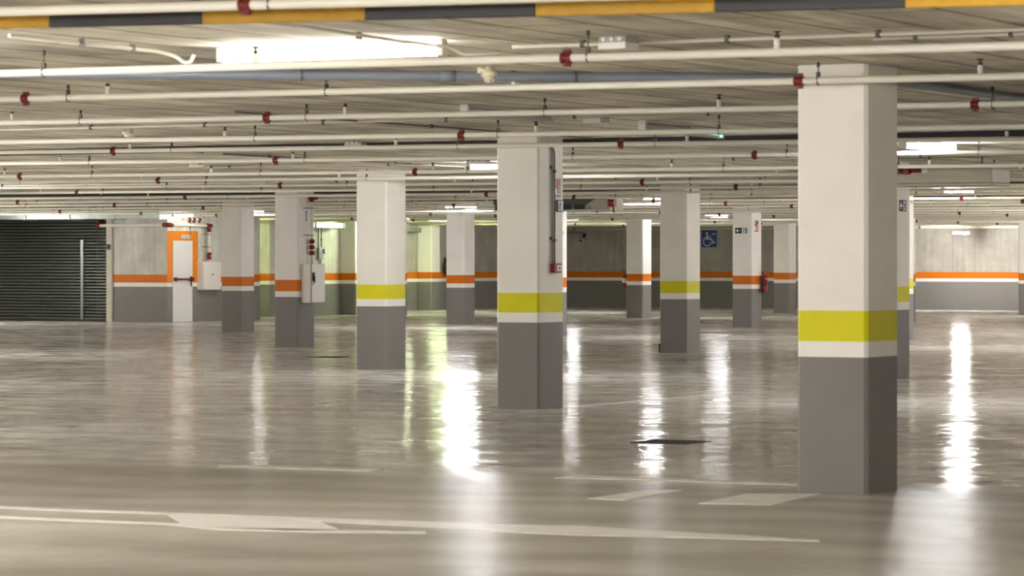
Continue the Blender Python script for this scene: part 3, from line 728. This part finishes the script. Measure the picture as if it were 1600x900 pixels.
for z in (2.20, 2.265, 2.33):
    stroke(b, pl, [(.25,z),(.25,z+.04),(.285,z+.035),(.255,z+.02),(.287,z+.004),(.25,z)], .009, .004, .006)
obj('red_marks', b, M['red'], lb)

# ------------------------------------------------------------------ roller shutter, plaster post
t = thing('roller_shutter', 'dark grey-green slatted roller shutter at the left edge', 'shutter', (-41.3, DWF+.1, 0))
b = BM(); pit = .078; n = 32
for i in range(n):
    z = .05+pit*i
    v = [b.verts.new((x, DWF+yy, z+zz)) for x in (-43.32,-39.34) for yy, zz in ((.10,0),(.068,.012),(.072,.034),(.10,.062),(.12,.062),(.12,0))]
    for q in range(6): b.faces.new((v[q], v[(q+1)%6], v[6+(q+1)%6], v[6+q]))
    b.faces.new(v[:6]); b.faces.new(v[6:][::-1])
obj('slat_curtain', b, M['slat'], t)
b = BM(); box(b, -43.32, -39.34, DWF+.085, DWF+.125, 0.0, .05); obj('bottom_bar', b, M['black'], t)
for x in (-39.31, -43.36):
    b = BM(); box(b, x-.035, x+.035, DWF+.05, DWF+.15, 0, 2.55); obj('guide_rail', b, M['slat'], t)
b = BM(); box(b, -43.4, -39.27, DWF+.02, DWF+.24, 2.55, H); obj('shutter_box', b, M['galv'], t)
b = BM(); box(b, -40.10, -40.02, DWF+.035, DWF+.07, .05, 2.03); obj('stiffener', b, M['galv'], t, label='pale vertical stiffener post')
for z in (.28, 1.80):
    b = BM(); box(b, -40.09, -40.03, DWF+.02, DWF+.036, z-.07, z+.07); obj('latch', b, M['steel'], t)
b = BM(); box(b, -39.265, -39.10, DWF-.06, DWF+.2, 0, H)
pp = tag(obj('plaster_post', b, M['plaster'], base=(-39.18,DWF,0), bevel=.01), 'rough pale plaster post between the shutter and the concrete wall', 'post')
b = BM(); box(b, -39.25, -39.13, DWF-.085, DWF-.06, 1.79, 1.92); box(b, -39.23, -39.17, DWF-.11, DWF-.085, 1.81, 1.90)
tag(obj('key_switch', b, M['dsteel'], base=(-39.19,DWF-.06,1.85), bevel=.006), 'small rusty switch box on the rough plaster post', 'switch')

# ------------------------------------------------------------------ door wall fittings
pl = right(DW, 0, 0)
b = BM()
for r in ((48.226,48.462,.972,2.25),(49.323,49.60,.972,2.25),(48.462,49.323,2.005,2.25)): rect(b, pl, *r, 0, .004)
o = obj('trim_1', b, M['orange'], base=(DW,48.9,0)); tag(o, 'orange painted surround of the white fire door', 'door surround', kind='structure')
dn = bpy.data.objects.new('door_1', None); COL.objects.link(dn); dn.location = (DW,48.9,0); BASE['door_1'] = Vector((DW,48.9,0)); tag(dn, 'white fire door with a dark red push bar in an orange surround', 'door', kind='structure')
b = BM()
for r in ((48.462,48.484,0,2.005),(49.301,49.323,0,2.005),(48.484,49.301,1.985,2.005)): rect(b, pl, *r, 0, .02)
obj('frame', b, M['white'], dn)
b = BM(); rect(b, pl, 48.484, 49.301, .008, 1.985, 0, .012); lf = obj('leaf', b, M['leaf'], dn)
b = BM(); tube(b, [pl.p(48.52,1.055,.075), pl.p(49.26,1.055,.075)], .026, 12)
for a in (48.52, 49.26): rect(b, pl, a-.035, a+.035, 1.01, 1.10, .012, .10)
pb = sub('panic_bar', b, M['dred'], lf)
b = BM(); rect(b, pl, 49.225, 49.295, 1.0, 1.12, .012, .05); rect(b, pl, 49.235, 49.26, .88, 1.0, .03, .05); sub('handle', b, M['black'], lf)
t = thing('emergency_light', 'small white emergency light above the fire door', 'lamp', (DW,49.02,2.1))
b = BM(); rect(b, pl, 48.85, 49.19, 2.05, 2.15, 0, .03); obj('base', b, M['white'], t, bevel=.006)
b = BM(); rect(b, pl, 48.87, 49.17, 2.06, 2.14, .03, .06); obj('cover', b, M['lampoff'], t, bevel=.012)
wall_conduit(pl, 49.24, 2.13, 2.7, .009, (2.35,), 'thin conduit from the emergency light up to the ceiling')
t = thing('hose_cabinet', 'plain white hose cabinet beside the orange-framed door', 'cabinet', (DW,49.96,.79))
b = BM(); rect(b, pl, 49.56, 50.37, .785, 1.487, .003, .18); obj('body', b, M['cab'], t, bevel=.006)
b = BM(); rect(b, pl, 49.575, 50.355, .80, 1.472, .18, .196); dr = obj('door', b, M['cab'], t, bevel=.004)
b = BM(); lathe(b, [(.02,0),(.02,.012),(.012,.016)], pl.p(49.97,1.17,.196), (1,0,0), 14); sub('lock', b, M['dark'], dr)
# fire main: along the front wall, round the corner, down to the cabinet
t = thing('fire_pipe', 'white fire main with dark red couplings over the door wall', 'pipe', (DW,48.9,2.39))
P0, P1, P2, P3 = (-39.45,DWF-.14,2.385), (DW+.14,DWF-.14,2.39), (DW+.14,49.9,2.385), (DW+.14,49.9,1.487)
b = BM(); tube(b, bend([P0,P1,P2,P3], .08), .036, 12); obj('pipe_run', b, M['pipe'], t)
b = BM(); tube(b, bend([(P1[0]-.16,P1[1],P1[2]),P1,(P1[0],P1[1]+.16,P1[2])], .08), .055, 12); obj('elbow', b, M['dred'], t, label='dark red corner elbow')
b = BM(); tube(b, bend([(P2[0],P2[1]-.14,P2[2]),P2,(P2[0],P2[1],P2[2]-.16)], .08), .056, 12); lathe(b, [(.05,0),(.05,.08)], (P2[0],P2[1]+.02,P2[2]), (0,1,0), 12); obj('elbow', b, M['dred'], t, label='dark red elbow over the cabinet')
b = BM(); lathe(b, [(.036,-.06),(.06,-.05),(.06,.05),(.036,.06)], P0, (1,0,0), 12); tube(b, [P0,(P0[0],DWF+.0,2.48)], .06, 10); obj('end_coupling', b, M['dred'], t, label='dark red end coupling at the shutter')
b = BM()
for z in (1.58,1.68): lathe(b, [(.036,-.04),(.058,-.03),(.058,.03),(.036,.04)], (P3[0],P3[1],z), (0,0,1), 12)
lathe(b, [(.03,0),(.03,.07),(.045,.075),(.045,.09)], (P3[0],P3[1],1.63), (.3,-1,0), 10); obj('valve', b, M['dred'], t, label='dark red valve')
for q in ((P3[0],P3[1],2.17),(P3[0],P3[1],1.86)):
    b = BM(); tube(b, [(DW,q[1]-.12,q[2]),(q[0]+.03,q[1]-.12,q[2]),(q[0]+.03,q[1]+.05,q[2])], .008, 6); obj('pipe_clamp', b, M['dsteel'], t)
# red valve set under the slab over the door
t = thing('valve_set', 'dark red valve fittings under the lamp over the door', 'valve', (DW+.35,48.9,2.5))
b = BM(); tube(b, [(DW+.3,48.45,2.53),(DW+.3,49.5,2.53)], .03, 10); obj('pipe_run', b, M['pipe'], t)
for y in (48.75, 48.95, 49.2):
    b = BM(); lathe(b, [(.03,-.05),(.044,-.04),(.044,.04),(.03,.05)], (DW+.3,y,2.53), (0,1,0), 12); tube(b, [(DW+.3,y,2.53),(DW+.3,y+.02,2.45)], .026, 8); obj('coupling', b, M['dred'], t)
for y in (48.5, 49.4):
    b = BM(); tube(b, [(DW+.3,y,2.55),(DW+.3,y,H)], .006, 6); obj('hanger', b, M['dsteel'], t)
# sheet metal ducts
def duct(x0, x1, y0, y1, z0, z1, label, axis='x'):
    t = thing('ventilation_duct', label, 'duct', ((x0+x1)/2,(y0+y1)/2,z0))
    b = BM(); box(b, x0, x1, y0, y1, z0, z1); obj('sheet_casing', b, M['galv'], t)
    n = max(2, int((x1-x0 if axis == 'x' else y1-y0)/1.2))
    for i in range(n+1):
        b = BM()
        if axis == 'x': x = x0+(x1-x0)*i/n; box(b, x-.012, x+.012, y0-.02, y1+.02, z0-.02, z1+.01)
        else: y = y0+(y1-y0)*i/n; box(b, x0-.02, x1+.02, y-.012, y+.012, z0-.02, z1+.01)
        obj('flange', b, M['galv'], t)
duct(-43.5, DW+.6, 47.0, 47.5, 2.53, 2.69, 'long galvanised duct under the ceiling above the roller shutter')
duct(-39.55, -39.2, 56.6, 59.6, 2.42, 2.56, 'short galvanised duct above the grey electrical box', 'y')
duct(-42.1, -41.7, 64.4, 68.4, 2.40, 2.52, 'galvanised duct against the side wall left of the lone slim column', 'y')
# white pipe along the far wall
t = thing('wall_pipe', 'white pipe along the top of the dark far wall', 'pipe', (-30,BACK-.2,2.56))
b = BM(); tube(b, [(-42.1,BACK-.2,2.56),(-12,BACK-.2,2.56)], .045, 12); obj('pipe_run', b, M['pipe'], t)
for x in (-40.9,-38.9,-36.9,-34.9,-32.9,-30.9,-28.9):
    b = BM(); lathe(b, [(.046,-.04),(.056,-.04),(.056,.04),(.046,.04)], (x,BACK-.2,2.56), (1,0,0), 12); box(b, x-.02, x+.02, BACK-.2, BACK, 2.545, 2.575); obj('pipe_clamp', b, M['galv'], t)
# fixture on the far wall
t = thing('security_camera', 'small dark camera hung on the far wall right of the call point column', 'camera', (-40.7,BACK,2.38))
b = BM(); box(b, -41.6, -40.66, BACK-.05, BACK, 2.41, 2.45); obj('cable_cover', b, M['dconduit'], t)
b = BM(); box(b, -40.68, -40.60, BACK-.06, BACK, 2.30, 2.42); tube(b, [(-40.64,BACK-.03,2.32),(-40.64,BACK-.12,2.27)], .018, 8); obj('bracket', b, M['black'], t)
b = BM(); tube(b, [(-40.66,BACK-.08,2.25),(-40.62,BACK-.34,2.18)], .05, 12); obj('camera_body', b, M['lampoff'], t)
b = BM(); lathe(b, [(.04,0),(.04,.02)], (-40.62,BACK-.34,2.18), (.15,-1,-.27), 12); obj('lens', b, M['black'], t)

# ------------------------------------------------------------------ electrical box on the projecting block
pl = right(-39.6, 0, 0)
t = thing('electrical_box', 'grey-green electrical box on the pale lit wall block', 'box', (-39.6,58.88,1.7))
b = BM(); rect(b, pl, 58.79, 58.98, 1.56, 1.87, 0, .09); obj('box', b, M['galv'], t, bevel=.01)
b = BM(); tube(b, [pl.p(58.84,1.87,.03), pl.p(58.84,2.42,.03)], .016, 8); tube(b, [pl.p(58.95,1.56,.03), pl.p(58.95,1.3,.03)], .014, 8); tube(b, [pl.p(58.88,1.56,.03), pl.p(58.88,1.34,.03)], .014, 8); obj('conduit_stub', b, M['dconduit'], t)
t = thing('wall_socket', 'small dark socket with a white face right of the electrical box', 'socket', (-39.6,59.17,1.78))
b = BM(); rect(b, pl, 59.08, 59.2, 1.72, 1.84, 0, .05); obj('back_box', b, M['black'], t)
b = BM(); rect(b, pl, 59.13, 59.23, 1.735, 1.825, .05, .06); obj('face', b, M['signw'], t)
wall_conduit(pl, 59.02, 1.9, 2.42, .01, (2.1,), 'thin conduit above the small dark socket')
# hanging black hose by the engaged column
pl = right(-42.15, 0, 0)
t = thing('hose_reel', 'black hose hanging on the side wall beside the greenish column', 'hose', (-42.15,70.6,1.3))
b = BM(); tube(b, arc(pl.p(70.75,1.3,.08), (0,1,0), (0,0,1), .24, 0, 2*PI*.97, 26), .03, 8); tube(b, arc(pl.p(70.75,1.28,.13), (0,1,0), (0,0,1), .21, .6, 2*PI*.99, 24), .03, 8); obj('hose_coil', b, M['black'], t)
b = BM(); rect(b, pl, 70.66, 70.84, 1.5, 1.62, 0, .16); obj('hook', b, M['dsteel'], t)
wall_conduit(pl, 70.35, 1.75, 2.6, .014, (2.3,1.9), 'thin conduit on the side wall above the black hose')

# ------------------------------------------------------------------ floor drains and floor paint
def drain(x, y, label):
    t = thing('floor_drain', label, 'drain', (x,y,0), 'square floor drains')
    b = BM(); s = .25
    for r in ((-s,s,-s,-s+.025),(-s,s,s-.025,s),(-s,-s+.025,-s,s),(s-.025,s,-s,s)): box(b, x+r[0], x+r[1], y+r[2], y+r[3], 0, .006)
    obj('rim', b, M['black'], t)
    b = BM(); box(b, x-s+.02, x+s-.02, y-s+.02, y+s-.02, 0, .002)
    for i in range(9): xx = x-s+.05+.05*i; box(b, xx-.012, xx+.012, y-s+.02, y+s-.02, .002, .005)
    obj('grate', b, M['black'], t)
drain(-3.69, 4.95, 'dark floor drain in front of the column left of the wheelchair sign')
drain(-18.72, 24.56, 'dark floor drain beside the foot of the plain yellow-banded column')
def marking(polys, label, z=.0025):
    b = BM()
    for pts in polys:
        a = [b.verts.new((x, y, 0)) for x, y in pts]; c = [b.verts.new((x, y, z)) for x, y in pts]; n = len(pts)
        b.faces.new(c)
        for i in range(n): b.faces.new((a[i], a[(i+1)%n], c[(i+1)%n], c[i]))
    xs = [p[0] for q in polys for p in q]; ys = [p[1] for q in polys for p in q]
    o = obj('floor_marking', b, M['paint'], base=(sum(xs)/len(xs), sum(ys)/len(ys), 0))
    bmesh_tri(o); return tag(o, label, 'floor marking', 'white floor paint')
def bmesh_tri(o):
    b = BM(); b.from_mesh(o.data); bmesh.ops.triangulate(b, faces=[f for f in b.faces if len(f.verts) > 4]); b.to_mesh(o.data); b.free()
marking([[(-6,-3.45),(-3.675,-3.432),(-0.86,-3.232),(-0.5,-3.145),(0.424,-3.276),(1.076,-3.401),(1.107,-3.476),(0.544,-3.543),(-0.217,-3.709),(-0.613,-3.701),(-1.23,-3.605),(-1.982,-3.536),(-2.848,-3.477),(-3.587,-3.557),(-6,-3.58)],
         [(-3.029,-3.471),(-2.216,-3.504),(-1.914,-3.578),(-1.502,-4.022),(-1.768,-4.152),(-2.215,-4.218),(-2.505,-4.097)],
         [(-6,-4.06),(-3.232,-4.06),(-2.588,-4.038),(-2.239,-4.211),(-1.556,-4.001),(-1.053,-3.884),(-0.991,-3.996),(-1.544,-4.191),(-2.143,-4.30),(-2.585,-4.139),(-3.15,-4.177),(-6,-4.18)]],
        'large worn white lane marking across the foreground floor')
marking([[(-1.406,-1.178),(-1.405,-.323),(-1.192,-.21),(-1.131,-1.222)]], 'smaller white parallelogram painted left of the nearest column')
marking([[(-.613,-1.257),(-.703,-.323),(-.268,-.094),(-.171,-1.146)]], 'larger white parallelogram painted at the foot of the nearest column')
marking([[(-2.488,.475),(-2.486,.862),(-.807,.765),(-.733,.589),(-1.877,.57)]], 'faint white line behind the two painted parallelograms')
marking([[(-5.348,.672),(-4.009,.785),(-3.982,.512),(-5.224,.481)]], 'faint short white line on the floor at left')
marking([[(-PX-.02,QY+.6),(-PX+.08,QY+.6),(-PX+.08,QY+4.6),(-PX-.02,QY+4.6)]], 'white bay line leading back from the call point column')

# ------------------------------------------------------------------ world, camera, view
w = bpy.data.worlds.new('world'); S.world = w; w.use_nodes = True
w.node_tree.nodes['Background'].inputs['Color'].default_value = (.5,.5,.5,1); w.node_tree.nodes['Background'].inputs['Strength'].default_value = 0.0
cam = bpy.data.cameras.new('camera'); co = bpy.data.objects.new('camera', cam); COL.objects.link(co)
co.location = (7.8388, -19.7645, 1.48247); co.rotation_euler = (PI/2, 0, .484369)
cam.sensor_width = 36; cam.lens = 5175.7/1600*36; cam.shift_y = -(450-409.285)/1600
cam.clip_start = .1; cam.clip_end = 400
cam.dof.use_dof = True; cam.dof.focus_distance = 46; cam.dof.aperture_fstop = 6.5
S.camera = co
S.view_settings.view_transform = 'Standard'; S.view_settings.look = 'None'; S.view_settings.exposure = .56; S.view_settings.gamma = 1
S.view_settings.use_curve_mapping = False
S.cycles.use_denoising = True; S.cycles.sample_clamp_indirect = 8
S.cycles.max_bounces = 10; S.cycles.diffuse_bounces = 6; S.cycles.glossy_bounces = 4
